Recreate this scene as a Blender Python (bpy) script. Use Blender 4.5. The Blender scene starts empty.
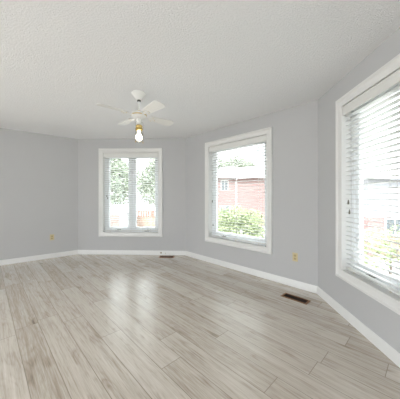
import bpy, bmesh, math, random
from mathutils import Vector, Matrix

# ------------------------------------------------------------------ camera
F = 225.0                      # focal length in pixels of the 400 x 399 frame
HOR = 196.6                    # horizon row
H = 2.44                       # ceiling height
EYE = 1.22
scene = bpy.context.scene
COL = scene.collection
cam_d = bpy.data.cameras.new('camera')
cam_d.sensor_fit = 'HORIZONTAL'
cam_d.sensor_width = 36.0
cam_d.lens = 36.0 * F / 400.0
cam_d.shift_y = (HOR - 199.5) / 400.0
cam_d.clip_start = 0.05
cam_d.clip_end = 400
cam = bpy.data.objects.new('camera', cam_d)
cam.location = (0, 0, EYE)
cam.rotation_euler = (math.pi / 2, 0, 0)
COL.objects.link(cam)
scene.camera = cam

# ------------------------------------------------------------------ sky (bright overcast)
SKY = 1.65
SKY_SUNSIDE = 2.6
SKY_ZENITH = 3.8               # overcast sky: brighter overhead than at the horizon              # the sun sits behind the clouds behind the camera
world = bpy.data.worlds.new('sky')
scene.world = world
world.use_nodes = True
wn, wl = world.node_tree.nodes, world.node_tree.links
wn.clear()
w_out = wn.new('ShaderNodeOutputWorld')
w_bg = wn.new('ShaderNodeBackground')
w_tc = wn.new('ShaderNodeTexCoord')
w_dot = wn.new('ShaderNodeVectorMath'); w_dot.operation = 'DOT_PRODUCT'
_d = Vector((-0.45, -0.80, 0.40)).normalized()
w_dot.inputs[1].default_value = _d
w_mr = wn.new('ShaderNodeMapRange')
w_mr.interpolation_type = 'SMOOTHSTEP'
w_mr.inputs['From Min'].default_value = -0.1
w_mr.inputs['From Max'].default_value = 0.9
w_mr.inputs['To Min'].default_value = SKY
w_mr.inputs['To Max'].default_value = SKY_SUNSIDE
wl.new(w_tc.outputs['Generated'], w_dot.inputs[0])
wl.new(w_dot.outputs['Value'], w_mr.inputs['Value'])
w_bg.inputs['Color'].default_value = (0.92, 0.965, 1.0, 1)
w_sep = wn.new('ShaderNodeSeparateXYZ')
wl.new(w_tc.outputs['Generated'], w_sep.inputs[0])
w_up = wn.new('ShaderNodeMath'); w_up.operation = 'MAXIMUM'; w_up.inputs[1].default_value = 0.0
wl.new(w_sep.outputs['Z'], w_up.inputs[0])
w_gr = wn.new('ShaderNodeMath'); w_gr.operation = 'MULTIPLY_ADD'
w_gr.inputs[1].default_value = SKY_ZENITH; w_gr.inputs[2].default_value = 1.0
wl.new(w_up.outputs[0], w_gr.inputs[0])
w_mul = wn.new('ShaderNodeMath'); w_mul.operation = 'MULTIPLY'
wl.new(w_mr.outputs['Result'], w_mul.inputs[0]); wl.new(w_gr.outputs[0], w_mul.inputs[1])
wl.new(w_mul.outputs[0], w_bg.inputs['Strength'])
wl.new(w_bg.outputs['Background'], w_out.inputs['Surface'])

# hazy sun from behind the house, lights the fronts of the houses outside
sun_d = bpy.data.lights.new('sun', 'SUN')
sun_d.energy = 4.5
sun_d.angle = math.radians(6)
sun_d.color = (1.0, 0.985, 0.97)
sun = bpy.data.objects.new('sun', sun_d)
sun.rotation_euler = Vector((0.35, 0.80, -0.95)).to_track_quat('-Z', 'Z').to_euler()
COL.objects.link(sun)

# ------------------------------------------------------------------ exposure
vs = scene.view_settings
vs.view_transform = 'Standard'
try:
    vs.look = 'None'
except Exception:
    pass
vs.exposure = 0.36
vs.gamma = 1.0
vs.use_curve_mapping = False
cy = scene.cycles
cy.max_bounces = 12
cy.diffuse_bounces = 8
cy.glossy_bounces = 4
cy.transparent_max_bounces = 16
cy.use_denoising = True
cy.caustics_reflective = False
cy.caustics_refractive = False
cy.sample_clamp_indirect = 6.0

rnd = random.Random(7)


# ================================================================== materials
def new_mat(name):
    m = bpy.data.materials.new(name)
    m.use_nodes = True
    nt = m.node_tree
    b = nt.nodes['Principled BSDF']
    return m, nt, b


def rgb(r, g, b):
    def f(c):
        c /= 255.0
        return c / 12.92 if c <= 0.04045 else ((c + 0.055) / 1.055) ** 2.4
    return (f(r), f(g), f(b), 1)


def plain(name, col, rough=0.5, metal=0.0, var=0.04, scale=30.0, bump=0.0, bump_scale=200.0, spec=0.5):
    """Principled with a slight procedural mottling so no surface is dead flat."""
    m, nt, b = new_mat(name)
    N, L = nt.nodes, nt.links
    tc = N.new('ShaderNodeTexCoord')
    nz = N.new('ShaderNodeTexNoise')
    nz.inputs['Scale'].default_value = scale
    nz.inputs['Detail'].default_value = 3
    L.new(tc.outputs['Object'], nz.inputs['Vector'])
    mx = N.new('ShaderNodeMix'); mx.data_type = 'RGBA'
    mx.inputs[6].default_value = tuple(c * (1 - var) for c in col[:3]) + (1,)
    mx.inputs[7].default_value = tuple(min(1, c * (1 + var)) for c in col[:3]) + (1,)
    L.new(nz.outputs['Fac'], mx.inputs[0])
    L.new(mx.outputs[2], b.inputs['Base Color'])
    b.inputs['Roughness'].default_value = rough
    b.inputs['Metallic'].default_value = metal
    b.inputs['Specular IOR Level'].default_value = spec
    if bump:
        n2 = N.new('ShaderNodeTexNoise')
        n2.inputs['Scale'].default_value = bump_scale
        n2.inputs['Detail'].default_value = 2
        L.new(tc.outputs['Object'], n2.inputs['Vector'])
        bp = N.new('ShaderNodeBump')
        bp.inputs['Strength'].default_value = bump
        bp.inputs['Distance'].default_value = 0.004
        L.new(n2.outputs['Fac'], bp.inputs['Height'])
        L.new(bp.outputs['Normal'], b.inputs['Normal'])
    return m


def ceiling_mat():
    m, nt, b = new_mat('stippled_ceiling')
    N, L = nt.nodes, nt.links
    tc = N.new('ShaderNodeTexCoord')
    n1 = N.new('ShaderNodeTexNoise'); n1.inputs['Scale'].default_value = 90; n1.inputs['Detail'].default_value = 5
    n1.inputs['Roughness'].default_value = 0.65
    L.new(tc.outputs['Object'], n1.inputs['Vector'])
    cr = N.new('ShaderNodeValToRGB')
    cr.color_ramp.elements[0].position = 0.38
    cr.color_ramp.elements[1].position = 0.68
    L.new(n1.outputs['Fac'], cr.inputs['Fac'])
    bp = N.new('ShaderNodeBump'); bp.inputs['Strength'].default_value = 0.62; bp.inputs["Distance"].default_value = 0.008
    L.new(cr.outputs['Color'], bp.inputs['Height'])
    L.new(bp.outputs['Normal'], b.inputs['Normal'])
    b.inputs['Base Color'].default_value = (0.895, 0.905, 0.92, 1)
    b.inputs['Roughness'].default_value = 0.95
    b.inputs['Specular IOR Level'].default_value = 0.15
    return m


PLANK_U = Vector((-0.6926, 0.7213, 0))        # along the planks (parallel to the wall of window 2)
PLANK_V = Vector((0.7213, 0.6926, 0))
PLANK_W, PLANK_L, PLANK_V0 = 0.175, 1.38, 0.205


def floor_mat():
    m, nt, b = new_mat('grey_oak_laminate')
    N, L = nt.nodes, nt.links

    def math_(op, a, b_=None, c=None):
        n = N.new('ShaderNodeMath'); n.operation = op
        for i, v in enumerate((a, b_, c)):
            if v is None:
                continue
            if isinstance(v, (int, float)):
                n.inputs[i].default_value = v
            else:
                L.new(v, n.inputs[i])
        return n.outputs[0]

    tc = N.new('ShaderNodeTexCoord')

    def dot(vec):
        n = N.new('ShaderNodeVectorMath'); n.operation = 'DOT_PRODUCT'
        n.inputs[1].default_value = vec
        L.new(tc.outputs['Object'], n.inputs[0])
        return n.outputs['Value']
    u, v = dot(PLANK_U), dot(PLANK_V)
    vv = math_('DIVIDE', math_('SUBTRACT', v, PLANK_V0), PLANK_W)
    row = math_('FLOOR', vv)
    fv = math_('FRACT', vv)
    wn1 = N.new('ShaderNodeTexWhiteNoise'); wn1.noise_dimensions = '1D'
    L.new(row, wn1.inputs['W'])
    uu = math_('ADD', math_('DIVIDE', u, PLANK_L), math_('MULTIPLY', wn1.outputs['Value'], 7.0))
    colr = math_('FLOOR', uu)
    fu = math_('FRACT', uu)
    cb = N.new('ShaderNodeCombineXYZ')
    L.new(row, cb.inputs[0]); L.new(colr, cb.inputs[1])
    wn2 = N.new('ShaderNodeTexWhiteNoise'); wn2.noise_dimensions = '2D'
    L.new(cb.outputs[0], wn2.inputs['Vector'])
    pid = wn2.outputs['Value']
    # grain space: stretched along the plank, shifted per plank
    shift = math_('MULTIPLY', pid, 37.0)

    def gvec(su, sv):
        c = N.new('ShaderNodeCombineXYZ')
        L.new(math_('MULTIPLY', u, su), c.inputs[0])
        L.new(math_('MULTIPLY', v, sv), c.inputs[1])
        L.new(shift, c.inputs[2])
        return c.outputs[0]
    # broad cathedral figure: contour lines of a stretched noise
    n1 = N.new('ShaderNodeTexNoise'); n1.inputs['Scale'].default_value = 1.0
    n1.inputs['Detail'].default_value = 1.5; n1.inputs['Roughness'].default_value = 0.4
    L.new(gvec(1.5, 9.0), n1.inputs['Vector'])
    rings = math_('FRACT', math_('MULTIPLY', n1.outputs['Fac'], 13.0))
    ring_dark = math_('POWER', math_('ABSOLUTE', math_('SUBTRACT', math_('MULTIPLY', rings, 2.0), 1.0)), 2.0)
    # long blotches
    n2 = N.new('ShaderNodeTexNoise'); n2.inputs['Scale'].default_value = 1.0
    n2.inputs['Detail'].default_value = 4; n2.inputs['Roughness'].default_value = 0.6
    L.new(gvec(1.3, 34.0), n2.inputs['Vector'])
    # fine fibres
    n3 = N.new('ShaderNodeTexNoise'); n3.inputs['Scale'].default_value = 1.0
    n3.inputs['Detail'].default_value = 3; n3.inputs['Roughness'].default_value = 0.7
    L.new(gvec(5.0, 120.0), n3.inputs['Vector'])
    # knots and dark smoky patches
    n4 = N.new('ShaderNodeTexNoise'); n4.inputs['Scale'].default_value = 1.0
    n4.inputs['Detail'].default_value = 2
    L.new(gvec(3.2, 9.0), n4.inputs['Vector'])
    mr = N.new('ShaderNodeMapRange'); mr.inputs['From Min'].default_value = 0.56; mr.inputs['From Max'].default_value = 0.78
    L.new(n4.outputs['Fac'], mr.inputs['Value'])
    tone = math_('ADD', math_('MULTIPLY', math_('SUBTRACT', n2.outputs['Fac'], 0.5), 0.75),
                 math_('MULTIPLY', math_('SUBTRACT', n3.outputs['Fac'], 0.5), 0.85))
    tone = math_('SUBTRACT', tone, math_('MULTIPLY', math_('MULTIPLY', ring_dark, math_('ADD', mr.outputs[0], 0.35)), 0.20))
    tone = math_('SUBTRACT', tone, math_('MULTIPLY', mr.outputs[0], 0.20))
    tone = math_('ADD', tone, math_('MULTIPLY', math_('SUBTRACT', pid, 0.5), 0.22))
    fac = math_('ADD', tone, 0.60)
    cr = N.new('ShaderNodeValToRGB')
    e = cr.color_ramp.elements
    e[0].position = 0.0; e[0].color = rgb(118, 105, 91)
    e[1].position = 1.0; e[1].color = rgb(218, 212, 204)
    x = cr.color_ramp.elements.new(0.35); x.color = rgb(170, 158, 143)
    x = cr.color_ramp.elements.new(0.62); x.color = rgb(197, 188, 176)
    L.new(fac, cr.inputs['Fac'])
    # bevel grooves
    dv = math_('MULTIPLY', math_('MINIMUM', fv, math_('SUBTRACT', 1.0, fv)), PLANK_W)
    du = math_('MULTIPLY', math_('MINIMUM', fu, math_('SUBTRACT', 1.0, fu)), PLANK_L)
    d = math_('MINIMUM', dv, du)
    g = N.new('ShaderNodeMapRange'); g.inputs['From Min'].default_value = 0.0006; g.inputs['From Max'].default_value = 0.0034
    L.new(d, g.inputs['Value'])
    mx = N.new('ShaderNodeMix'); mx.data_type = 'RGBA'
    mx.inputs[6].default_value = rgb(136, 125, 112)
    L.new(cr.outputs['Color'], mx.inputs[7]); L.new(g.outputs[0], mx.inputs[0])
    L.new(mx.outputs[2], b.inputs['Base Color'])
    hgt = math_('ADD', g.outputs[0], math_('MULTIPLY', n3.outputs['Fac'], 0.25))
    bp = N.new('ShaderNodeBump'); bp.inputs['Strength'].default_value = 0.12; bp.inputs['Distance'].default_value = 0.002
    L.new(hgt, bp.inputs['Height']); L.new(bp.outputs['Normal'], b.inputs['Normal'])
    rr = N.new('ShaderNodeMapRange'); rr.inputs['To Min'].default_value = 0.20; rr.inputs['To Max'].default_value = 0.27
    L.new(n2.outputs['Fac'], rr.inputs['Value']); L.new(rr.outputs[0], b.inputs['Roughness'])
    b.inputs['Specular IOR Level'].default_value = 1.0
    b.inputs['Coat Weight'].default_value = 0.5
    b.inputs['Coat Roughness'].default_value = 0.22
    return m


def glass_mat(name='window_glass', tint=(0.96, 0.98, 0.97, 1)):
    m = bpy.data.materials.new(name); m.use_nodes = True
    N, L = m.node_tree.nodes, m.node_tree.links
    N.clear()
    o = N.new('ShaderNodeOutputMaterial'); t = N.new('ShaderNodeBsdfTransparent'); g = N.new('ShaderNodeBsdfGlossy')
    mix = N.new('ShaderNodeMixShader'); lw = N.new('ShaderNodeLayerWeight')
    lw.inputs['Blend'].default_value = 0.5
    pw = N.new('ShaderNodeMath'); pw.operation = 'POWER'; pw.inputs[1].default_value = 5.0
    fr = N.new('ShaderNodeMath'); fr.operation = 'MULTIPLY_ADD'; fr.inputs[1].default_value = 0.6; fr.inputs[2].default_value = 0.04
    L.new(lw.outputs['Facing'], pw.inputs[0]); L.new(pw.outputs[0], fr.inputs[0])
    t.inputs['Color'].default_value = tint
    g.inputs['Roughness'].default_value = 0.02
    L.new(fr.outputs[0], mix.inputs[0]); L.new(t.outputs[0], mix.inputs[1]); L.new(g.outputs[0], mix.inputs[2])
    L.new(mix.outputs[0], o.inputs['Surface'])
    return m


def slat_mat():
    """white vinyl, lets a little daylight through"""
    m = bpy.data.materials.new('white_vinyl_slat'); m.use_nodes = True
    N, L = m.node_tree.nodes, m.node_tree.links
    b = N['Principled BSDF']; o = N['Material Output']
    b.inputs['Base Color'].default_value = (0.66, 0.66, 0.655, 1)
    b.inputs['Roughness'].default_value = 0.45
    tr = N.new('ShaderNodeBsdfTranslucent'); tr.inputs['Color'].default_value = (0.85, 0.85, 0.83, 1)
    mix = N.new('ShaderNodeMixShader'); mix.inputs[0].default_value = 0.06
    L.new(b.outputs[0], mix.inputs[1]); L.new(tr.outputs[0], mix.inputs[2]); L.new(mix.outputs[0], o.inputs['Surface'])
    return m


def brick_mat(name, c1, c2, mortar):
    m, nt, b = new_mat(name)
    N, L = nt.nodes, nt.links
    tc = N.new('ShaderNodeTexCoord')
    sp = N.new('ShaderNodeSeparateXYZ'); L.new(tc.outputs['Object'], sp.inputs[0])
    ad = N.new('ShaderNodeMath'); ad.operation = 'ADD'
    L.new(sp.outputs[0], ad.inputs[0]); L.new(sp.outputs[1], ad.inputs[1])
    cb = N.new('ShaderNodeCombineXYZ'); L.new(ad.outputs[0], cb.inputs[0]); L.new(sp.outputs[2], cb.inputs[1])
    br = N.new('ShaderNodeTexBrick')
    br.inputs['Color1'].default_value = c1; br.inputs['Color2'].default_value = c2; br.inputs['Mortar'].default_value = mortar
    br.inputs['Scale'].default_value = 1.0
    br.inputs['Brick Width'].default_value = 0.22; br.inputs['Row Height'].default_value = 0.075
    br.inputs['Mortar Size'].default_value = 0.006
    L.new(cb.outputs[0], br.inputs['Vector']); L.new(br.outputs['Color'], b.inputs['Base Color'])
    b.inputs['Roughness'].default_value = 0.9
    return m


def emit_mat(name, col, strength):
    m, nt, b = new_mat(name)
    b.inputs['Base Color'].default_value = (0.9, 0.9, 0.88, 1)
    b.inputs['Emission Color'].default_value = col
    b.inputs['Emission Strength'].default_value = strength
    return m


M = {}
M['wall'] = plain('pale_grey_wall_paint', (0.528, 0.532, 0.540, 1), 0.75, var=0.012, scale=3, bump=0.06, bump_scale=260, spec=0.25)
M['ceiling'] = ceiling_mat()
M['floor'] = floor_mat()
M['trim'] = plain('white_trim_paint', (0.77, 0.77, 0.76, 1), 0.35, var=0.01)
M['vinyl'] = plain('white_window_vinyl', (0.86, 0.885, 0.90, 1), 0.4, var=0.01)
M['glass'] = glass_mat()
M['slat'] = slat_mat()
M['valance'] = plain('white_blind_valance', (0.76, 0.76, 0.74, 1), 0.45, var=0.01)
M['cream'] = plain('cream_blind_rail', (0.70, 0.66, 0.55, 1), 0.5, var=0.03)
M['cord'] = plain('white_cord', (0.72, 0.72, 0.70, 1), 0.8)
M['tassel'] = plain('smoky_plastic_tassel', (0.12, 0.11, 0.09, 1), 0.35)
M['crank'] = plain('grey_metal_crank', (0.25, 0.24, 0.22, 1), 0.4, metal=0.6)
M['fan_white'] = plain('white_fan_enamel', (0.80, 0.80, 0.78, 1), 0.3, var=0.01)
M['blade'] = plain('white_fan_blade', (0.78, 0.78, 0.76, 1), 0.4, var=0.015, scale=8)
M['brass'] = plain('polished_brass', (0.62, 0.45, 0.17, 1), 0.28, metal=0.85, var=0.06)
M['dark'] = plain('dark_metal', (0.05, 0.045, 0.04, 1), 0.45, metal=0.3)
M['bulb'] = emit_mat('lit_bulb', (1.0, 0.90, 0.74, 1), 9.0)
M['shade'] = glass_mat('clear_lamp_glass', (0.95, 0.95, 0.94, 1))
M['ivory'] = plain('ivory_plastic', (0.62, 0.53, 0.31, 1), 0.4, var=0.02)
M['ivory_dark'] = plain('aged_ivory_plastic', (0.46, 0.37, 0.19, 1), 0.4, var=0.02)
M['reg_wood'] = plain('reddish_stained_wood', (0.22, 0.095, 0.03, 1), 0.5, var=0.25, scale=25)
M['reg_dark'] = plain('dark_brown_louver', (0.022, 0.010, 0.006, 1), 0.7, var=0.2, spec=0.2)
M['duct_shade'] = plain('painted_duct_shade', (0.012, 0.009, 0.008, 1), 0.8)
M['brown'] = plain('brown_socket', (0.14, 0.09, 0.05, 1), 0.4)
M['grey'] = plain('grey_socket', (0.45, 0.45, 0.44, 1), 0.4)
M['lawn'] = plain('pale_paving', (0.40, 0.39, 0.37, 1), 0.95, var=0.12, scale=2)
M['leaf_dark'] = plain('tree_leaf', (0.20, 0.235, 0.165, 1), 0.7, var=0.4, scale=2)
M['leaf_pale'] = plain('pale_tree_leaf', (0.26, 0.29, 0.22, 1), 0.7, var=0.35, scale=2)
M['leaf_lime'] = plain('lime_shrub_leaf', (0.22, 0.26, 0.13, 1), 0.7, var=0.4, scale=3)
M['bark'] = plain('tree_bark', (0.12, 0.09, 0.07, 1), 0.9, var=0.3)
M['brick'] = brick_mat('pink_red_brick', rgb(128, 101, 98), rgb(119, 92, 90), rgb(140, 129, 127))
M['roofing'] = plain('pale_grey_shingle', rgb(168, 166, 164), 0.9, var=0.12, scale=6)
M['siding'] = plain('pale_grey_siding', rgb(134, 134, 137), 0.7, var=0.03)
M['ext_white'] = plain('white_exterior_paint', rgb(196, 196, 195), 0.6, var=0.02)
M['house_glass'] = plain('dim_house_window', rgb(78, 84, 88), 0.15, var=0.2, scale=3)
M['fence_red'] = plain('red_cedar_board', rgb(132, 98, 86), 0.85, var=0.15, scale=5)
M['fence_tan'] = plain('tan_fence_board', rgb(146, 124, 110), 0.85, var=0.12, scale=5)
M['shed_paint'] = plain('weathered_white_shed_paint', rgb(150, 150, 151), 0.7, var=0.04)
M['door_pink'] = plain('pinkish_shed_door', rgb(108, 94, 88), 0.7, var=0.05)


# ================================================================== mesh helpers
class MB:
    """collects shapes into one bmesh"""
    def __init__(s):
        s.bm = bmesh.new()

    def box(s, x0, x1, y0, y1, z0, z1, mat=None, bevel=0.0):
        t = bmesh.new()
        bmesh.ops.create_cube(t, size=1.0)
        for v in t.verts:
            v.co = Vector((x0 + (v.co.x + .5) * (x1 - x0), y0 + (v.co.y + .5) * (y1 - y0), z0 + (v.co.z + .5) * (z1 - z0)))
        if bevel:
            bmesh.ops.bevel(t, geom=t.edges[:], offset=bevel, segments=2, affect='EDGES', profile=0.5)
        s._merge(t, mat)
        return s

    def _merge(s, t, mat=None):
        if mat is not None:
            bmesh.ops.transform(t, matrix=mat, verts=t.verts)
        me = bpy.data.meshes.new('tmp')
        t.to_mesh(me); t.free()
        s.bm.from_mesh(me)
        bpy.data.meshes.remove(me)

    def poly(s, pts):
        vs_ = [s.bm.verts.new(p) for p in pts]
        s.bm.faces.new(vs_)
        return s

    def prism(s, ring, vec):
        """extrude a ring of 3-D points by a vector, closed"""
        vec = Vector(vec)
        a = [s.bm.verts.new(Vector(p)) for p in ring]
        b = [s.bm.verts.new(Vector(p) + vec) for p in ring]
        n = len(a)
        s.bm.faces.new(a[::-1]); s.bm.faces.new(b)
        for i in range(n):
            s.bm.faces.new((a[i], a[(i + 1) % n], b[(i + 1) % n], b[i]))
        return s

    def lathe(s, prof, n=24, mat=None):
        """prof: (radius, z) from bottom to top around z"""
        t = bmesh.new()
        rings = []
        for r, z in prof:
            if r < 1e-6:
                rings.append([t.verts.new((0, 0, z))])
            else:
                rings.append([t.verts.new((r * math.cos(2 * math.pi * k / n), r * math.sin(2 * math.pi * k / n), z)) for k in range(n)])
        for a, b in zip(rings, rings[1:]):
            for k in range(n):
                k2 = (k + 1) % n
                if len(a) == 1 and len(b) == 1:
                    continue
                if len(a) == 1:
                    t.faces.new((a[0], b[k2], b[k]))
                elif len(b) == 1:
                    t.faces.new((a[k], a[k2], b[0]))
                else:
                    t.faces.new((a[k], a[k2], b[k2], b[k]))
        bmesh.ops.recalc_face_normals(t, faces=t.faces)
        s._merge(t, mat)
        return s

    def tube(s, pts, r, n=8):
        pts = [Vector(p) for p in pts]
        t = bmesh.new()
        rings = []
        for i, p in enumerate(pts):
            d = (pts[min(i + 1, len(pts) - 1)] - pts[max(i - 1, 0)]).normalized()
            a = d.orthogonal().normalized() if abs(d.z) > 0.9 else d.cross(Vector((0, 0, 1))).normalized()
            b = d.cross(a)
            rr = r[i] if isinstance(r, (list, tuple)) else r
            rings.append([t.verts.new(p + rr * (math.cos(2 * math.pi * k / n) * a + math.sin(2 * math.pi * k / n) * b)) for k in range(n)])
        for A, B in zip(rings, rings[1:]):
            for k in range(n):
                t.faces.new((A[k], A[(k + 1) % n], B[(k + 1) % n], B[k]))
        t.faces.new(rings[0][::-1]); t.faces.new(rings[-1])
        bmesh.ops.recalc_face_normals(t, faces=t.faces)
        s._merge(t)
        return s

    def rect_sweep(s, x0, x1, z0, z1, prof):
        """mitred picture frame round the rectangle; prof = closed list of (outward w, y)"""
        t = bmesh.new()
        loops = []
        for w, y in prof:
            loops.append([t.verts.new(c) for c in ((x0 - w, y, z0 - w), (x1 + w, y, z0 - w), (x1 + w, y, z1 + w), (x0 - w, y, z1 + w))])
        n = len(loops)
        for i in range(n):
            A, B = loops[i], loops[(i + 1) % n]
            for k in range(4):
                t.faces.new((A[k], A[(k + 1) % 4], B[(k + 1) % 4], B[k]))
        bmesh.ops.recalc_face_normals(t, faces=t.faces)
        s._merge(t)
        return s

    def build(s, name, mat, parent=None, smooth=False, loc=None):
        me = bpy.data.meshes.new(name)
        s.bm.normal_update()
        s.bm.to_mesh(me); s.bm.free()
        me.materials.append(mat)
        if smooth:
            for p in me.polygons:
                p.use_smooth = True
            try:
                me.set_sharp_from_angle(angle=math.radians(35))
            except Exception:
                pass
        o = bpy.data.objects.new(name, me)
        COL.objects.link(o)
        if parent is not None:
            o.parent = parent
        if loc is not None:
            o.location = loc
        return o


def empty(name, loc, rz=0.0, kind=None):
    o = bpy.data.objects.new(name, None)
    o.empty_display_size = 0.1
    o.location = loc
    o.rotation_euler = (0, 0, rz)
    COL.objects.link(o)
    if kind:
        o['kind'] = kind
    return o


def tag(o, label, cat, group=None, kind=None):
    o['label'] = label
    o['category'] = cat
    if group:
        o['group'] = group
    if kind:
        o['kind'] = kind
    return o


def struct(o):
    o['kind'] = 'structure'
    return o


def copy_tree(o, parent=None):
    c = o.copy()
    COL.objects.link(c)
    if parent is not None:
        c.parent = parent
    for ch in list(o.children):
        copy_tree(ch, c)
    return c


# ================================================================== room geometry
P_AB = Vector((-2.591, 4.778))      # left wall / far wall
P_BC = Vector((-0.3045, 4.692))     # far wall / far-right wall
P_CD = Vector((1.484, 2.830))       # far-right wall / right wall
dA = (Vector((-3.549, 3.993)) - P_AB).normalized()
dD = (Vector((1.439, 1.619)) - P_CD).normalized()
X_L, Y_R = -4.5, -2.9
P_LA = P_AB + dA * ((X_L - P_AB.x) / dA.x)
P_DR = P_CD + dD * ((Y_R - P_CD.y) / dD.y)
P_RL = Vector((X_L, Y_R))
ROOM = [P_LA, P_AB, P_BC, P_CD, P_DR, P_RL]       # clockwise seen from above
NAMES = ['left', 'far', 'far_right', 'right', 'rear', 'rear_left']
TH = 0.16


def left_normal(d):
    return Vector((-d.y, d.x))


def offset_ring(dist):
    """room outline moved outwards by dist (mitred)"""
    n = len(ROOM)
    out = []
    for i in range(n):
        d0 = (ROOM[i] - ROOM[i - 1]).normalized()
        d1 = (ROOM[(i + 1) % n] - ROOM[i]).normalized()
        n0, n1 = left_normal(d0), left_normal(d1)
        m = (n0 + n1).normalized()
        out.append(ROOM[i] + m * dist / m.dot(n0))
    return out


OUT = offset_ring(TH)

WIN_Z0, WIN_Z1, CAS = 0.379, 2.235, 0.09       # outer casing limits, casing width


def ray_wall(px, i):
    """distance along wall i where the image column px meets it"""
    t = (px - 200.0) / F
    a, b = ROOM[i], ROOM[(i + 1) % len(ROOM)]
    d = (b - a).normalized()
    # a + s d : x = t*y
    s = (t * a.y - a.x) / (d.x - t * d.y)
    return s


def frame_of(i):
    a, b = ROOM[i], ROOM[(i + 1) % len(ROOM)]
    d = (b - a)
    return a, d.normalized(), d.length


def wall_point(i, s, out, z):
    a, d, _ = frame_of(i)
    n = left_normal(d)
    p = a + d * s + n * out
    return Vector((p.x, p.y, z))


# windows as (wall index, start, end) along the wall, outer casing
s0, s1 = ray_wall(99.0, 1), ray_wall(162.6, 1)
W1 = (1, s0, s1)
s0, s1 = ray_wall(205.6, 2), ray_wall(272.4, 2)
W2 = (2, s0, s1)
s0 = ray_wall(337.8, 3)
W3 = (3, s0, s0 + 1.50)
HOLE = CAS - 0.02
openings = {}
for (wi, a, b) in (W1, W2, W3):
    openings[wi] = (a + HOLE, b - HOLE, WIN_Z0 + HOLE, WIN_Z1 - HOLE)
LR = (ROOM[5] - ROOM[4]).length
openings[4] = (1.6, LR - 1.6, 0.05, 2.25)       # unseen opening added behind the camera to let daylight in
L5 = (ROOM[0] - ROOM[5]).length
openings[5] = (0.8, 4.6, 0.05, 2.25)          # and another added in the rear-left wall, also for daylight

for i, nm in enumerate(NAMES):
    a, d, ln = frame_of(i)
    oi, oj = OUT[i], OUT[(i + 1) % len(ROOM)]
    mb = MB()

    def wcol(sa, sb, z0, z1):
        pts = []
        for s_, first in ((sa, True), (sb, False)):
            p_in = a + d * s_
            if s_ <= 1e-6:
                p_out = oi
            elif s_ >= ln - 1e-6:
                p_out = oj
            else:
                p_out = p_in + left_normal(d) * TH
            pts.append((p_in, p_out))
        ring = [pts[0][0], pts[1][0], pts[1][1], pts[0][1]]
        mb.prism([(p.x, p.y, z0) for p in ring], (0, 0, z1 - z0))
    if i in openings:
        u0, u1, z0, z1 = openings[i]
        wcol(0, u0, 0, H); wcol(u1, ln, 0, H); wcol(u0, u1, 0, z0); wcol(u0, u1, z1, H)
    else:
        wcol(0, ln, 0, H)
    bmesh.ops.recalc_face_normals(mb.bm, faces=mb.bm.faces)
    struct(mb.build('wall_' + nm, M['wall']))

mb = MB(); mb.prism([(p.x, p.y, -0.12) for p in OUT], (0, 0, 0.12))
bmesh.ops.recalc_face_normals(mb.bm, faces=mb.bm.faces)
struct(mb.build('floor', M['floor']))
mb = MB(); mb.prism([(p.x, p.y, H) for p in OUT], (0, 0, 0.12))
bmesh.ops.recalc_face_normals(mb.bm, faces=mb.bm.faces)
struct(mb.build('ceiling', M['ceiling']))

# unseen roof eave, added to keep high sky light off the slats
EAV = offset_ring(TH + 0.45)
mb = MB()
for i in range(len(ROOM)):
    j = (i + 1) % len(ROOM)
    mb.prism([(p.x, p.y, H + 0.02) for p in (OUT[i], OUT[j], EAV[j], EAV[i])], (0, 0, 0.16))
bmesh.ops.recalc_face_normals(mb.bm, faces=mb.bm.faces)
struct(mb.build('added_eave', M['trim']))

# baseboards, colonial profile, mitred at the corners
BB = [(0.0, 0.0), (0.016, 0.0), (0.016, 0.055), (0.012, 0.062), (0.0115, 0.073), (0.007, 0.083), (0.005, 0.090), (0.0, 0.090)]
rings = {t: offset_ring(-t) for t in set(p[0] for p in BB)}
for i, nm in enumerate(NAMES):
    if i >= 4:
        continue
    mb = MB(); bm = mb.bm
    A = [bm.verts.new((rings[t][i].x, rings[t][i].y, z)) for t, z in BB]
    B = [bm.verts.new((rings[t][(i + 1) % 6].x, rings[t][(i + 1) % 6].y, z)) for t, z in BB]
    n = len(BB)
    for k in range(n):
        bm.faces.new((A[k], A[(k + 1) % n], B[(k + 1) % n], B[k]))
    bm.faces.new(A); bm.faces.new(B[::-1])
    bmesh.ops.recalc_face_normals(bm, faces=bm.faces)
    struct(mb.build('baseboard_' + nm, M['trim'], smooth=True))

# sky portals in the openings help the daylight sampling
for i, (u0, u1, z0, z1) in openings.items():
    ld = bpy.data.lights.new('daylight_portal', 'AREA')
    ld.shape = 'RECTANGLE'; ld.size = u1 - u0; ld.size_y = z1 - z0
    ld.cycles.is_portal = True
    lo = bpy.data.objects.new('daylight_portal', ld)
    a, d, ln = frame_of(i)
    n = left_normal(d)
    lo.location = wall_point(i, (u0 + u1) / 2, TH + 0.02, (z0 + z1) / 2)
    lo.rotation_euler = Vector((-n.x, -n.y, 0)).to_track_quat('-Z', 'Z').to_euler()
    COL.objects.link(lo)


# ================================================================== windows + blinds
CASING = [(0.0, 0.0), (0.0, -0.013), (0.012, -0.015), (0.018, -0.012), (0.052, -0.017), (0.060, -0.021), (0.066, -0.027), (0.086, -0.027), (0.090, -0.022), (0.090, 0.0)]


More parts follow.
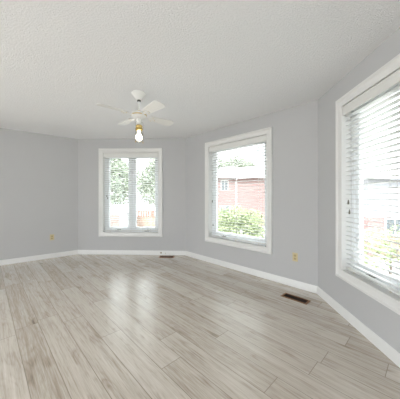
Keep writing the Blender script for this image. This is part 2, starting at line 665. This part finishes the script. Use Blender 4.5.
def make_window(n, spec, sashes):
    wi, sa, sb = spec
    a, d, ln = frame_of(wi)
    rz = math.atan2(d.y, d.x)
    o = a + d * sa
    root = empty('window_%d' % n, (o.x, o.y, 0), rz, 'structure')
    W = sb - sa
    x0, x1, z0, z1 = CAS, W - CAS, WIN_Z0 + CAS, WIN_Z1 - CAS
    MB().rect_sweep(x0, x1, z0, z1, CASING).build('casing', M['trim'], root, smooth=True)
    MB().rect_sweep(x0, x1, z0, z1, [(0, 0.0), (0.0195, 0.0), (0.0195, TH), (0, TH)]).build('jamb', M['trim'], root)
    # outer vinyl frame
    fr = 0.045
    MB().rect_sweep(x0, x1, z0, z1, [(0, 0.088), (0, 0.150), (-fr, 0.150), (-fr, 0.094), (-fr + 0.008, 0.088)]).build('window_frame', M['vinyl'], root)
    xa, xb, za, zb = x0 + fr, x1 - fr, z0 + fr, z1 - fr
    cells = []
    if sashes == 2:
        mc, mw = (xa + xb) / 2, 0.035
        MB().box(mc - mw, mc + mw, 0.090, 0.150, za, zb, bevel=0.003).build('mullion', M['vinyl'], root)
        cells = [(xa, mc - mw), (mc + mw, xb)]
    else:
        cells = [(xa, xb)]
    for (ca, cb) in cells:
        sw = 0.052
        s_ = MB().rect_sweep(ca, cb, za, zb, [(0, 0.098), (0, 0.140), (-sw, 0.140), (-sw, 0.106), (-sw + 0.012, 0.098)]).build('sash', M['vinyl'], root)
        MB().box(ca + sw - 0.004, cb - sw + 0.004, 0.118, 0.122, za + sw - 0.004, zb - sw + 0.004).build('pane', M['glass'], s_)
    # crank operators on the bottom of the frame
    for k, (ca, cb) in enumerate(cells):
        cx = ca + 0.22 if k == 0 else cb - 0.22
        mb = MB()
        mb.box(cx - 0.05, cx + 0.05, 0.076, 0.090, z0 + 0.012, z0 + 0.038, bevel=0.004)
        mb.tube([(cx, 0.080, z0 + 0.03), (cx + 0.01, 0.074, z0 + 0.045), (cx + 0.07, 0.074, z0 + 0.042), (cx + 0.085, 0.073, z0 + 0.05)], 0.006)
        mb.build('crank_handle', M['crank'], root, smooth=True)
    return root


PITCH = 0.0465


def make_blind(spec, label, tassels_left, tassel_right, ladders, tilt, droop=0.0):
    wi, sa, sb = spec
    a, d, ln = frame_of(wi)
    rz = math.atan2(d.y, d.x)
    o = a + d * sa
    root = empty('window_blind', (o.x, o.y, 0), rz)
    tag(root, label, 'window blind', 'white horizontal blinds in the bay windows')
    W = sb - sa
    g = 0.006
    x0, x1, z0, z1 = CAS + g, W - CAS - g, WIN_Z0 + CAS, WIN_Z1 - CAS
    # head rail and valance
    MB().box(x0 + 0.004, x1 - 0.004, 0.017, 0.070, z1 - 0.052, z1 - 0.002, bevel=0.003).build('head_rail', M['valance'], root)
    v = MB()
    v.box(x0, x1, -0.004, 0.010, z1 - 0.098, z1 - 0.006, bevel=0.004)
    v.box(x0 + 0.002, x1 - 0.002, -0.008, -0.002, z1 - 0.024, z1 - 0.010, bevel=0.002)
    v.box(x0, x0 + 0.012, 0.006, 0.070, z1 - 0.098, z1 - 0.006, bevel=0.003)
    v.box(x1 - 0.012, x1, 0.006, 0.070, z1 - 0.098, z1 - 0.006, bevel=0.003)
    v.build('valance', M['valance'], root)
    # slats: gently crowned boards, 50 mm deep
    top, bot = z1 - 0.105, z0 + 0.075
    n = int((top - bot) / PITCH)
    bm = bmesh.new()
    yc, hd, th = 0.045, 0.025, 0.0036
    ct, st = math.cos(tilt), math.sin(tilt)
    prof = []
    for k in range(5):
        q = -1 + k * 0.5
        prof.append((q * hd, 0.0022 * (1 - q * q) + th / 2))
    for k in range(4, -1, -1):
        q = -1 + k * 0.5
        prof.append((q * hd, 0.0022 * (1 - q * q) - th / 2))
    for j in range(n + 1):
        zc = bot + j * PITCH
        L_ = [bm.verts.new((x0 + 0.008, yc + p * ct - q * st, zc + p * st + q * ct)) for p, q in prof]
        R_ = [bm.verts.new((x1 - 0.008, yc + p * ct - q * st, zc + p * st + q * ct)) for p, q in prof]
        m_ = len(prof)
        for k in range(m_):
            bm.faces.new((L_[k], L_[(k + 1) % m_], R_[(k + 1) % m_], R_[k]))
        bm.faces.new(L_[::-1]); bm.faces.new(R_)
    bmesh.ops.recalc_face_normals(bm, faces=bm.faces)
    mb = MB(); mb.bm.free(); mb.bm = bm
    mb.build('slats', M['slat'], root)
    # bottom rail, sometimes hanging a touch crooked
    rail = MB().box(x0 + 0.008, x1 - 0.008, 0.020, 0.070, z0 + 0.024, z0 + 0.038, bevel=0.004).build('bottom_rail', M['valance'], root)
    if droop:
        rail.rotation_euler = (0, -droop / (x1 - x0), 0)
        rail.location = (0, 0, droop * (x1) / (x1 - x0) * -1 + droop)
        rail.location.z -= droop * 0.2
    for lx in ladders:
        bt = MB().lathe([(0, 0), (0.008, 0), (0.008, 0.006), (0, 0.006)], 10, Matrix.Translation((x0 + lx, 0.024, z0 + 0.012)))
        bt.build('cord_plug', M['cream'], root)
    for lx in ladders:
        lad = MB()
        for yy in (0.0185, 0.0715):
            lad.box(x0 + lx - 0.0012, x0 + lx + 0.0012, yy - 0.001, yy + 0.001, z0 + 0.03, z1 - 0.05)
        for j in range(n + 1):
            lad.box(x0 + lx - 0.001, x0 + lx + 0.001, 0.0185, 0.0715, bot + j * PITCH - 0.0052, bot + j * PITCH - 0.0036)
        lad.build('ladder_cord', M['cord'], root)
    # tilt cords on the left, lift cord on the right, each with a tassel
    items = [(x0 + 0.070 + 0.018 * k, z) for k, z in enumerate(tassels_left)]
    if tassel_right:
        items.append((x1 - 0.085, tassel_right))
    for cx, tz in items:
        c = MB().tube([(cx, 0.012, z1 - 0.055), (cx, 0.010, (z1 + tz) / 2), (cx, 0.009, tz + 0.03)], 0.0013, 6).build('pull_cord', M['cord'], root)
        MB().lathe([(0, -0.022), (0.007, -0.022), (0.0085, -0.012), (0.006, 0.012), (0.0025, 0.024), (0, 0.024)], 12, Matrix.Translation((cx, 0.009, tz))).build('tassel', M['tassel'], c, smooth=True)
    return root


make_window(1, W1, 2)
make_window(2, W2, 1)
make_window(3, W3, 2)
make_blind(W1, 'white horizontal slat blind in the narrowest window, on the far wall behind the fan', (1.235, 1.19), 1.085, (0.14, 0.575, 1.0), -0.08, 0.010)
make_blind(W2, 'white horizontal slat blind in the middle window, overlooking the pink brick house', (1.135, 0.70), 0.92, (0.15, 0.59, 1.03), -0.08)
make_blind(W3, 'white horizontal slat blind in the nearest window, cut off by the right edge', (1.165, 1.07), 0.95, (0.13, 0.57, 1.17), -0.08)

# ================================================================== ceiling fan
FX, FY = -0.721, 2.66
fan = empty('ceiling_fan', (FX, FY, H))
tag(fan, 'white four-blade ceiling fan with one lit bulb hanging from the stippled ceiling', 'ceiling fan')
MB().lathe([(0, -0.084), (0.016, -0.084), (0.034, -0.078), (0.046, -0.060), (0.070, -0.024), (0.084, -0.012), (0.086, 0.0), (0, 0.0)], 32).build('canopy', M['fan_white'], fan, smooth=True)
MB().lathe([(0, -0.100), (0.017, -0.100), (0.022, -0.094), (0.022, -0.082), (0, -0.082)], 20).build('rod_collar', M['dark'], fan, smooth=True)
MB().lathe([(0, -0.222), (0.011, -0.222), (0.011, -0.095), (0, -0.095)], 16).build('downrod', M['fan_white'], fan, smooth=True)
MB().lathe([(0, -0.232), (0.020, -0.232), (0.024, -0.226), (0.024, -0.208), (0.014, -0.203), (0, -0.203)], 20).build('rod_coupling', M['brass'], fan, smooth=True)
MB().lathe([(0, -0.300), (0.040, -0.300), (0.072, -0.292), (0.086, -0.276), (0.088, -0.244), (0.078, -0.232), (0.050, -0.228), (0, -0.228)], 40).build('motor_housing', M['fan_white'], fan, smooth=True)
MB().lathe([(0.0870, -0.268), (0.0905, -0.266), (0.0905, -0.258), (0.0870, -0.256)], 40).build('gold_band', M['brass'], fan, smooth=True)
MB().lathe([(0, -0.372), (0.022, -0.372), (0.034, -0.362), (0.036, -0.310), (0.028, -0.299), (0, -0.299)], 28).build('switch_housing', M['fan_white'], fan, smooth=True)

# blades
BA0 = math.radians(-47)


def blade_outline(r0, r1, w0, w1, n=6):
    pts = [(r0, -w0 / 2), (r1 - 0.05, -w1 / 2)]
    for k in range(n + 1):
        t = -math.pi / 2 + k * math.pi / n
        pts.append((r1 - 0.05 + 0.05 * math.cos(t) * 1.0, (w1 / 2 - 0.0) * math.sin(t) * 0.0 + (w1 / 2) * (abs(math.sin(t)) ** 0.55) * (1 if math.sin(t) > 0 else -1)))
    pts += [(r1 - 0.05, w1 / 2), (r0, w0 / 2)]
    out = []
    for p in pts:
        if not out or (abs(p[0] - out[-1][0]) + abs(p[1] - out[-1][1])) > 1e-4:
            out.append(p)
    return out


mb = MB()
pt = math.radians(-12)
mb.prism([(x, y * math.cos(pt), y * math.sin(pt)) for x, y in blade_outline(0.150, 0.478, 0.098, 0.135)], (0, 0, 0.006))
bmesh.ops.recalc_face_normals(mb.bm, faces=mb.bm.faces)
blade0 = mb.build('blade', M['blade'], fan)
ib = MB()
ib.prism([(x, y, z) for x, y, z in ((0.070, -0.014, -0.006), (0.105, -0.012, -0.010), (0.105, 0.012, -0.010), (0.070, 0.014, -0.006))], (0, 0, 0.006))
ring = [(0.103, -0.012), (0.135, -0.018), (0.165, -0.044), (0.190, -0.040), (0.200, -0.012), (0.222, 0.0), (0.200, 0.012), (0.190, 0.040), (0.165, 0.044), (0.135, 0.018), (0.103, 0.012)]
ib.prism([(x, y * math.cos(pt), y * math.sin(pt) - 0.007) for x, y in ring], (0, 0, 0.005))
for (sx, sy) in ((0.172, -0.032), (0.172, 0.032), (0.208, 0.0)):
    ib.lathe([(0, -0.004), (0.006, -0.003), (0.007, 0.0), (0, 0.0)], 10, Matrix.Translation((sx, sy * math.cos(pt), sy * math.sin(pt) - 0.006)))
bmesh.ops.recalc_face_normals(ib.bm, faces=ib.bm.faces)
iron0 = ib.build('blade_iron', M['fan_white'], blade0)
for (sx, sy) in ((0.172, -0.032), (0.172, 0.032), (0.208, 0.0)):
    sc_ = MB().lathe([(0, -0.0075), (0.004, -0.007), (0.005, -0.004), (0, -0.004)], 10, Matrix.Translation((sx, sy * math.cos(pt), sy * math.sin(pt) - 0.006)))
    sc_.build('blade_screw', M['brass'], blade0)
blade0.location = (0, 0, -0.262)
blade0.rotation_euler = (0, 0, BA0)
for k in (1, 2, 3):
    b = copy_tree(blade0, fan)
    b.rotation_euler = (0, 0, BA0 + k * math.pi / 2)

# single-bulb light kit
kit = MB().lathe([(0, -0.444), (0.030, -0.444), (0.042, -0.436), (0.044, -0.420), (0.036, -0.404), (0.040, -0.394), (0.036, -0.380), (0.020, -0.371), (0, -0.371)], 32).build('light_fitter', M['brass'], fan, smooth=True)
MB().lathe([(0, -0.560), (0.016, -0.556), (0.033, -0.542), (0.0385, -0.522), (0.034, -0.500), (0.018, -0.478), (0.014, -0.462), (0.014, -0.444), (0, -0.444)], 28).build('bulb', M['bulb'], kit, smooth=True)
MB().lathe([(0.038, -0.436), (0.041, -0.450), (0.043, -0.490), (0.044, -0.574), (0.0425, -0.574), (0.0415, -0.490), (0.0395, -0.450), (0.0365, -0.436)], 36).build('glass_shade', M['shade'], kit, smooth=True)
for (cx, cyy, ln_) in ((0.050, -0.012, 0.235), (-0.026, -0.046, 0.232)):
    ch = MB().tube([(cx * 0.7, cyy * 0.7, -0.345), (cx, cyy, -0.352), (cx, cyy, -0.345 - ln_)], 0.0016, 6).build('pull_chain', M['dark'], fan)
    MB().lathe([(0, -0.014), (0.004, -0.013), (0.0055, -0.004), (0.003, 0.006), (0, 0.007)], 12, Matrix.Translation((cx, cyy, -0.345 - ln_))).build('chain_pull', M['brass'], ch, smooth=True)


# ================================================================== outlets
def make_outlet(wi, px, z, label):
    s_ = ray_wall(px, wi)
    a, d, ln = frame_of(wi)
    root = empty('wall_outlet', wall_point(wi, s_, 0, z), math.atan2(d.y, d.x))
    tag(root, label, 'outlet', 'ivory wall outlets')
    MB().box(-0.036, 0.036, -0.006, 0.0, -0.058, 0.058, bevel=0.0025).build('cover_plate', M['ivory'], root)
    for sg in (-1, 1):
        r = MB()
        r.box(-0.017, 0.017, -0.009, -0.004, sg * 0.021 - 0.014, sg * 0.021 + 0.014, bevel=0.003)
        r = r.build('receptacle', M['ivory_dark'], root)
        sl = MB()
        sl.box(-0.0075, -0.0055, -0.0094, -0.0085, sg * 0.021 - 0.002, sg * 0.021 + 0.007)
        sl.box(0.0055, 0.0075, -0.0094, -0.0085, sg * 0.021 - 0.002, sg * 0.021 + 0.006)
        sl.box(-0.002, 0.002, -0.0094, -0.0085, sg * 0.021 - 0.009, sg * 0.021 - 0.005)
        sl.build('slots', M['dark'], r)
    MB().lathe([(0, 0), (0.003, 0), (0.0025, 0.0015), (0, 0.0018)], 10, Matrix.Translation((0, -0.006, 0)) @ Matrix.Rotation(math.pi / 2, 4, 'X')).build('screw', M['brass'], root)
    return root


make_outlet(0, 52.0, 0.41, 'small ivory outlet low on the blank left wall')
make_outlet(2, 295.2, 0.404, 'ivory outlet right of the middle window, above a floor register')


# ================================================================== floor registers
def make_register(x, y, rz, label):
    root = empty('floor_register', (x, y, 0), rz)
    tag(root, label, 'floor vent', 'brown floor registers')
    f = MB().rect_sweep(-0.128, 0.128, 0, 0, [(0, 0)] * 3) if False else MB()
    lx, ly, b = 0.155, 0.066, 0.022
    # bevelled rim lying on the boards
    t = f.bm
    prof = [(0.0, 0.0005), (0.0, 0.003), (0.006, 0.006), (0.018, 0.006), (b, 0.003), (b, 0.0005)]
    loops = []
    for w, z in prof:
        loops.append([t.verts.new(c) for c in ((-lx + w, -ly + w, z), (lx - w, -ly + w, z), (lx - w, ly - w, z), (-lx + w, ly - w, z))])
    for i in range(len(loops)):
        A, B = loops[i], loops[(i + 1) % len(loops)]
        for k in range(4):
            t.faces.new((A[k], A[(k + 1) % 4], B[(k + 1) % 4], B[k]))
    bmesh.ops.recalc_face_normals(t, faces=t.faces)
    f.build('rim', M['reg_wood'], root)
    MB().box(-lx + b, lx - b, -ly + b, ly - b, 0.0004, 0.0010).build('duct_shade', M['duct_shade'], root)  # flat black sheet, paints in the shade below the louvers
    lv = MB()
    n = 20
    for k in range(n):
        cx = -lx + b + (k + 0.5) * (2 * (lx - b)) / n
        lv.box(cx - 0.0022, cx + 0.0022, -ly + b, ly - b, 0.001, 0.0045)
    lv.box(-lx + b, lx - b, -0.003, 0.003, 0.001, 0.005)
    lv.build('louvers', M['reg_dark'], root)
    MB().box(lx - b - 0.035, lx - b - 0.028, -0.010, 0.010, 0.004, 0.010, bevel=0.001).build('damper_lever', M['reg_dark'], root)
    return root


a, d, ln = frame_of(2)
make_register(1.142, 2.697, math.atan2(d.y, d.x), 'brown floor register nearest the camera, near the right corner of the room')
a, d, ln = frame_of(1)
make_register(-0.675, 4.545, math.atan2(d.y, d.x), 'brown floor register at the foot of the far wall')

# small sockets set in the far baseboard
for px, zz, mt, lb in ((161.2, 0.048, 'brown', 'small brown cable jack in the baseboard behind the far floor register'),
                       (165.6, 0.040, 'grey', 'tiny grey jack in the far baseboard, right of a brown one')):
    s_ = ray_wall(px, 1)
    a, d, ln = frame_of(1)
    root = empty('cable_jack', wall_point(1, s_, -0.016, zz), math.atan2(d.y, d.x))
    tag(root, lb, 'cable jack', 'jacks in the far baseboard')
    R = Matrix.Rotation(math.pi / 2, 4, 'X')
    rr = 0.016 if mt == 'brown' else 0.010
    MB().lathe([(0, 0), (rr, 0), (rr, 0.004), (rr * 0.6, 0.006), (0, 0.006)], 16, R).build('mounting_ring', M[mt], root, smooth=True)
    MB().lathe([(0, 0.005), (rr * 0.35, 0.005), (rr * 0.35, 0.014), (0, 0.014)], 12, R).build('connector', M['brass'], root, smooth=True)


# ================================================================== outdoors
GZ = -2.0
mb = MB(); mb.box(-70, 70, -50, 90, GZ - 0.3, GZ)
struct(mb.build('ground', M['lawn']))


def leaf_blob(mb, c, r, n, size, rn):
    bm = mb.bm
    for _ in range(n):
        while True:
            p = Vector((rn.uniform(-1, 1), rn.uniform(-1, 1), rn.uniform(-1, 1)))
            if 0.25 < p.length <= 1:
                break
        p = Vector((p.x * r[0], p.y * r[1], p.z * r[2])) + Vector(c)
        ax = Vector((rn.gauss(0, 1), rn.gauss(0, 1), rn.gauss(0, 1))).normalized()
        bx = ax.orthogonal().normalized()
        s = size * rn.uniform(0.6, 1.3)
        vs_ = [bm.verts.new(p + q) for q in (ax * s, bx * s * 0.45, -ax * s, -bx * s * 0.45)]
        bm.faces.new(vs_)


def make_tree(name, x, y, trunk_h, blobs, n, size, mat, label, cat, group=None, seed=1):
    rn = random.Random(seed)
    root = empty(name, (x, y, GZ))
    tag(root, label, cat, group)
    t = MB()
    t.tube([(0, 0, 0), (0.05, 0, trunk_h * 0.5), (0, 0.03, trunk_h)], [0.16, 0.12, 0.07] if cat == 'tree' else [0.05, 0.04, 0.02], 10)
    for (c, r) in blobs:
        t.tube([(0, 0.02, trunk_h * 0.75), (c[0] * 0.6, c[1] * 0.6, (c[2] + trunk_h * 0.75) / 2), c], [0.06, 0.045, 0.015] if cat == 'tree' else [0.025, 0.018, 0.008], 6)
    t.build('trunk', M['bark'], root)
    f = MB()
    for (c, r) in blobs:
        leaf_blob(f, c, r, n, size, rn)
    f.build('foliage', mat, root)
    return root


# behind window 1
make_tree('garden_tree', -8.2, 21.0, 2.4, [((0, 0, 3.6), (1.9, 1.6, 1.6)), ((-1.2, 0.3, 4.6), (1.5, 1.4, 1.3)), ((1.1, -0.2, 4.9), (1.4, 1.3, 1.4)), ((0, 0, 6.0), (1.3, 1.2, 1.1))],
          1150, 0.15, M['leaf_dark'], 'bushy green tree beyond the white shed, in the left pane of the far window', 'tree', 'trees behind the bay', 3)
make_tree('garden_tree', -4.6, 25.0, 2.6, [((0, 0, 3.8), (2.3, 1.8, 1.8)), ((-1.2, 0.3, 5.0), (1.6, 1.5, 1.5)), ((1.4, -0.2, 5.3), (1.6, 1.5, 1.5)), ((0.2, 0, 6.6), (1.6, 1.4, 1.2))],
          1100, 0.17, M['leaf_pale'], 'paler tree above the fence, in the right pane of the far window', 'tree', 'trees behind the bay', 4)
# behind window 2
make_tree('garden_tree', 4.9, 38.0, 6.3, [((-1.4, 0, 8.2), (1.8, 1.6, 1.5)), ((1.2, 0, 8.5), (2.0, 1.6, 1.7)), ((3.2, 0, 8.0), (1.6, 1.4, 1.3)), ((0, 0, 7.2), (2.2, 1.8, 1.2))],
          1300, 0.20, M['leaf_pale'], 'tree crown rising behind the roof of the pink brick house', 'tree', 'trees behind the bay', 5)
make_tree('lime_shrub', 1.55, 9.6, 1.2, [((-0.45, 0, 1.7), (0.65, 0.6, 0.8)), ((0.35, 0.1, 1.75), (0.7, 0.6, 0.85)), ((0, 0, 2.3), (0.6, 0.5, 0.55)), ((0.85, 0, 1.35), (0.5, 0.5, 0.7)), ((-0.6, 0, 2.0), (0.45, 0.5, 0.8)), ((0.7, 0, 2.1), (0.55, 0.5, 0.6))],
          1100, 0.06, M['leaf_lime'], 'tall yellow-green shrub outside the middle window in front of the brick house', 'shrub', None, 6)
# behind window 3
make_tree('olive_shrub', 7.6, 9.0, 1.0, [((-0.7, 0, 1.1), (0.8, 0.7, 0.9)), ((0.5, 0.1, 1.2), (0.9, 0.7, 0.9)), ((1.6, 0, 1.0), (0.8, 0.7, 0.8))],
          900, 0.07, M['leaf_lime'], 'olive-green shrub outside the nearest window, below the grey house', 'shrub', None, 8)
make_tree('garden_tree', 11.5, 20.0, 3.2, [((0, 0, 4.9), (1.5, 1.4, 1.4)), ((0.9, 0, 5.7), (1.2, 1.1, 1.0)), ((-0.9, 0, 5.5), (1.1, 1.1, 1.0))],
          800, 0.16, M['leaf_pale'], 'thin pale tree left of the grey house, outside the nearest window', 'tree', 'trees behind the bay', 9)

# white garden shed with a gabled front
sh = empty('garden_shed', (-6.05, 16.0, GZ))
tag(sh, 'white gabled garden shed with a pinkish door, outside the far window', 'shed')
w_, h_, pk, dp = 0.85, 2.15, 2.55, 1.8
mb = MB(); mb.prism([(-w_, 0, 0), (w_, 0, 0), (w_, 0, h_), (0, 0, pk), (-w_, 0, h_)], (0, dp, 0))
bmesh.ops.recalc_face_normals(mb.bm, faces=mb.bm.faces)
mb.build('body', M['shed_paint'], sh)
mb = MB()
for sg in (-1, 1):
    mb.prism([(sg * (w_ + 0.14), -0.12, h_ - 0.06), (0, -0.12, pk + 0.005), (0, -0.12, pk + 0.075), (sg * (w_ + 0.14), -0.12, h_ + 0.01)], (0, dp + 0.24, 0))
bmesh.ops.recalc_face_normals(mb.bm, faces=mb.bm.faces)
mb.build('roof', M['ext_white'], sh)
dr = MB().box(-0.32, 0.32, -0.03, 0.0, 0.05, 1.95, bevel=0.01).build('shed_door', M['door_pink'], sh)
MB().lathe([(0, 0), (0.03, 0), (0.035, 0.03), (0, 0.05)], 10, Matrix.Translation((0.24, -0.03, 1.0)) @ Matrix.Rotation(math.pi / 2, 4, 'X')).build('door_knob', M['dark'], dr)
MB().rect_sweep(-0.34, 0.34, 0.05, 1.97, [(0, 0), (0, -0.04), (0.07, -0.04), (0.07, 0)]).build('door_trim', M['shed_paint'], sh)

# fence
fn = empty('garden_fence', (-4.9, 18.5, GZ))
tag(fn, 'reddish topped tan wooden fence outside the far window, under the trees', 'fence')
mb = MB()
for k in range(40):
    mb.box(-3.0 + k * 0.15, -3.0 + k * 0.15 + 0.142, 0, 0.025, 0.06, 1.55)
mb.build('board_panel', M['fence_tan'], fn)
mb = MB()
for k in range(30):
    mb.box(-3.0 + k * 0.2, -3.0 + k * 0.2 + 0.15, -0.01, 0.015, 1.58, 1.98)
mb.box(-3.0, 3.0, -0.03, 0.04, 1.53, 1.60)
mb.box(-3.0, 3.0, -0.04, 0.05, 1.98, 2.04)
mb.build('top_panel', M['fence_red'], fn)
for k in range(4):
    MB().box(-3.05 + k * 2.0, -2.95 + k * 2.0, 0.025, 0.125, 0, 2.12, bevel=0.01).build('post', M['fence_red'], fn)


def house_window(root, x0, x1, y, z0, z1, wall_dir=1):
    f = MB().rect_sweep(x0, x1, z0, z1, [(0, y), (0, y - 0.05), (0.07, y - 0.05), (0.07, y)])
    f.box((x0 + x1) / 2 - 0.025, (x0 + x1) / 2 + 0.025, y - 0.045, y, z0, z1)
    f = f.build('window', M['ext_white'], root)
    MB().box(x0, x1, y - 0.02, y - 0.005, z0, z1).build('pane', M['house_glass'], f)


# pink brick house behind window 2
bh = empty('brick_house', (6.5, 25.0, GZ))
tag(bh, 'two-storey pink brick house with a pale roof, outside the middle window', 'house')
hx, eave = 6.5, 5.35
MB().box(-hx, hx, 0, 9, 0, eave).build('wall', M['brick'], bh)
mb = MB(); bm = mb.bm
e0, e1 = -hx - 0.4, hx + 0.4
b4 = [bm.verts.new(p) for p in ((e0, -0.4, eave), (e1, -0.4, eave), (e1, 9.4, eave), (e0, 9.4, eave))]
r2 = [bm.verts.new(p) for p in ((e0 + 3.6, 4.5, eave + 1.75), (e1 - 3.6, 4.5, eave + 1.75))]
bm.faces.new(b4[::-1]); bm.faces.new((b4[0], b4[1], r2[1], r2[0])); bm.faces.new((b4[1], b4[2], r2[1]))
bm.faces.new((b4[2], b4[3], r2[0], r2[1])); bm.faces.new((b4[3], b4[0], r2[0]))
bmesh.ops.recalc_face_normals(bm, faces=bm.faces)
mb.build('roof', M['roofing'], bh)
mb = MB(); mb.box(e0, e1, -0.52, -0.40, eave - 0.10, eave + 0.02, bevel=0.01)
mb.build('gutter', M['ext_white'], bh)
mb = MB(); mb.tube([(-2.5, -0.46, eave - 0.08), (-2.5, -0.3, eave - 0.3), (-2.5, -0.07, eave - 0.5), (-2.5, -0.07, 0.1)], 0.055, 8)
mb.build('downspout', M['ext_white'], bh)
house_window(bh, -4.12, -3.42, 0, 3.95, 4.95)
house_window(bh, -4.22, -3.22, 0, 1.05, 2.15)
house_window(bh, 2.6, 3.8, 0, 3.95, 4.95)

# grey house behind window 3
gh = empty('grey_house', (8.95, 12.0, GZ))
tag(gh, 'pale grey sided house on a brick base, outside the nearest window', 'house')
MB().box(0.03, 5, 0.03, 6, 2.1, 4.15).build('siding_wall', M['siding'], gh)
MB().box(0, 5, 0, 6, 0, 2.1).build('brick_base', M['brick'], gh)
mb = MB(); mb.prism([(-0.3, -0.3, 4.15), (5.3, -0.3, 4.15), (5.3, 3, 5.0), (-0.3, 3, 5.0)], (0, 0, 0.08))
mb.prism([(-0.3, 3, 5.0), (5.3, 3, 5.0), (5.3, 6.3, 4.15), (-0.3, 6.3, 4.15)], (0, 0, 0.08))
bmesh.ops.recalc_face_normals(mb.bm, faces=mb.bm.faces)
mb.build('roof', M['roofing'], gh)
house_window(gh, 3.2, 4.2, 0.03, 2.6, 3.6)
house_window(gh, 0.95, 1.9, 0.0, 1.2, 2.0)
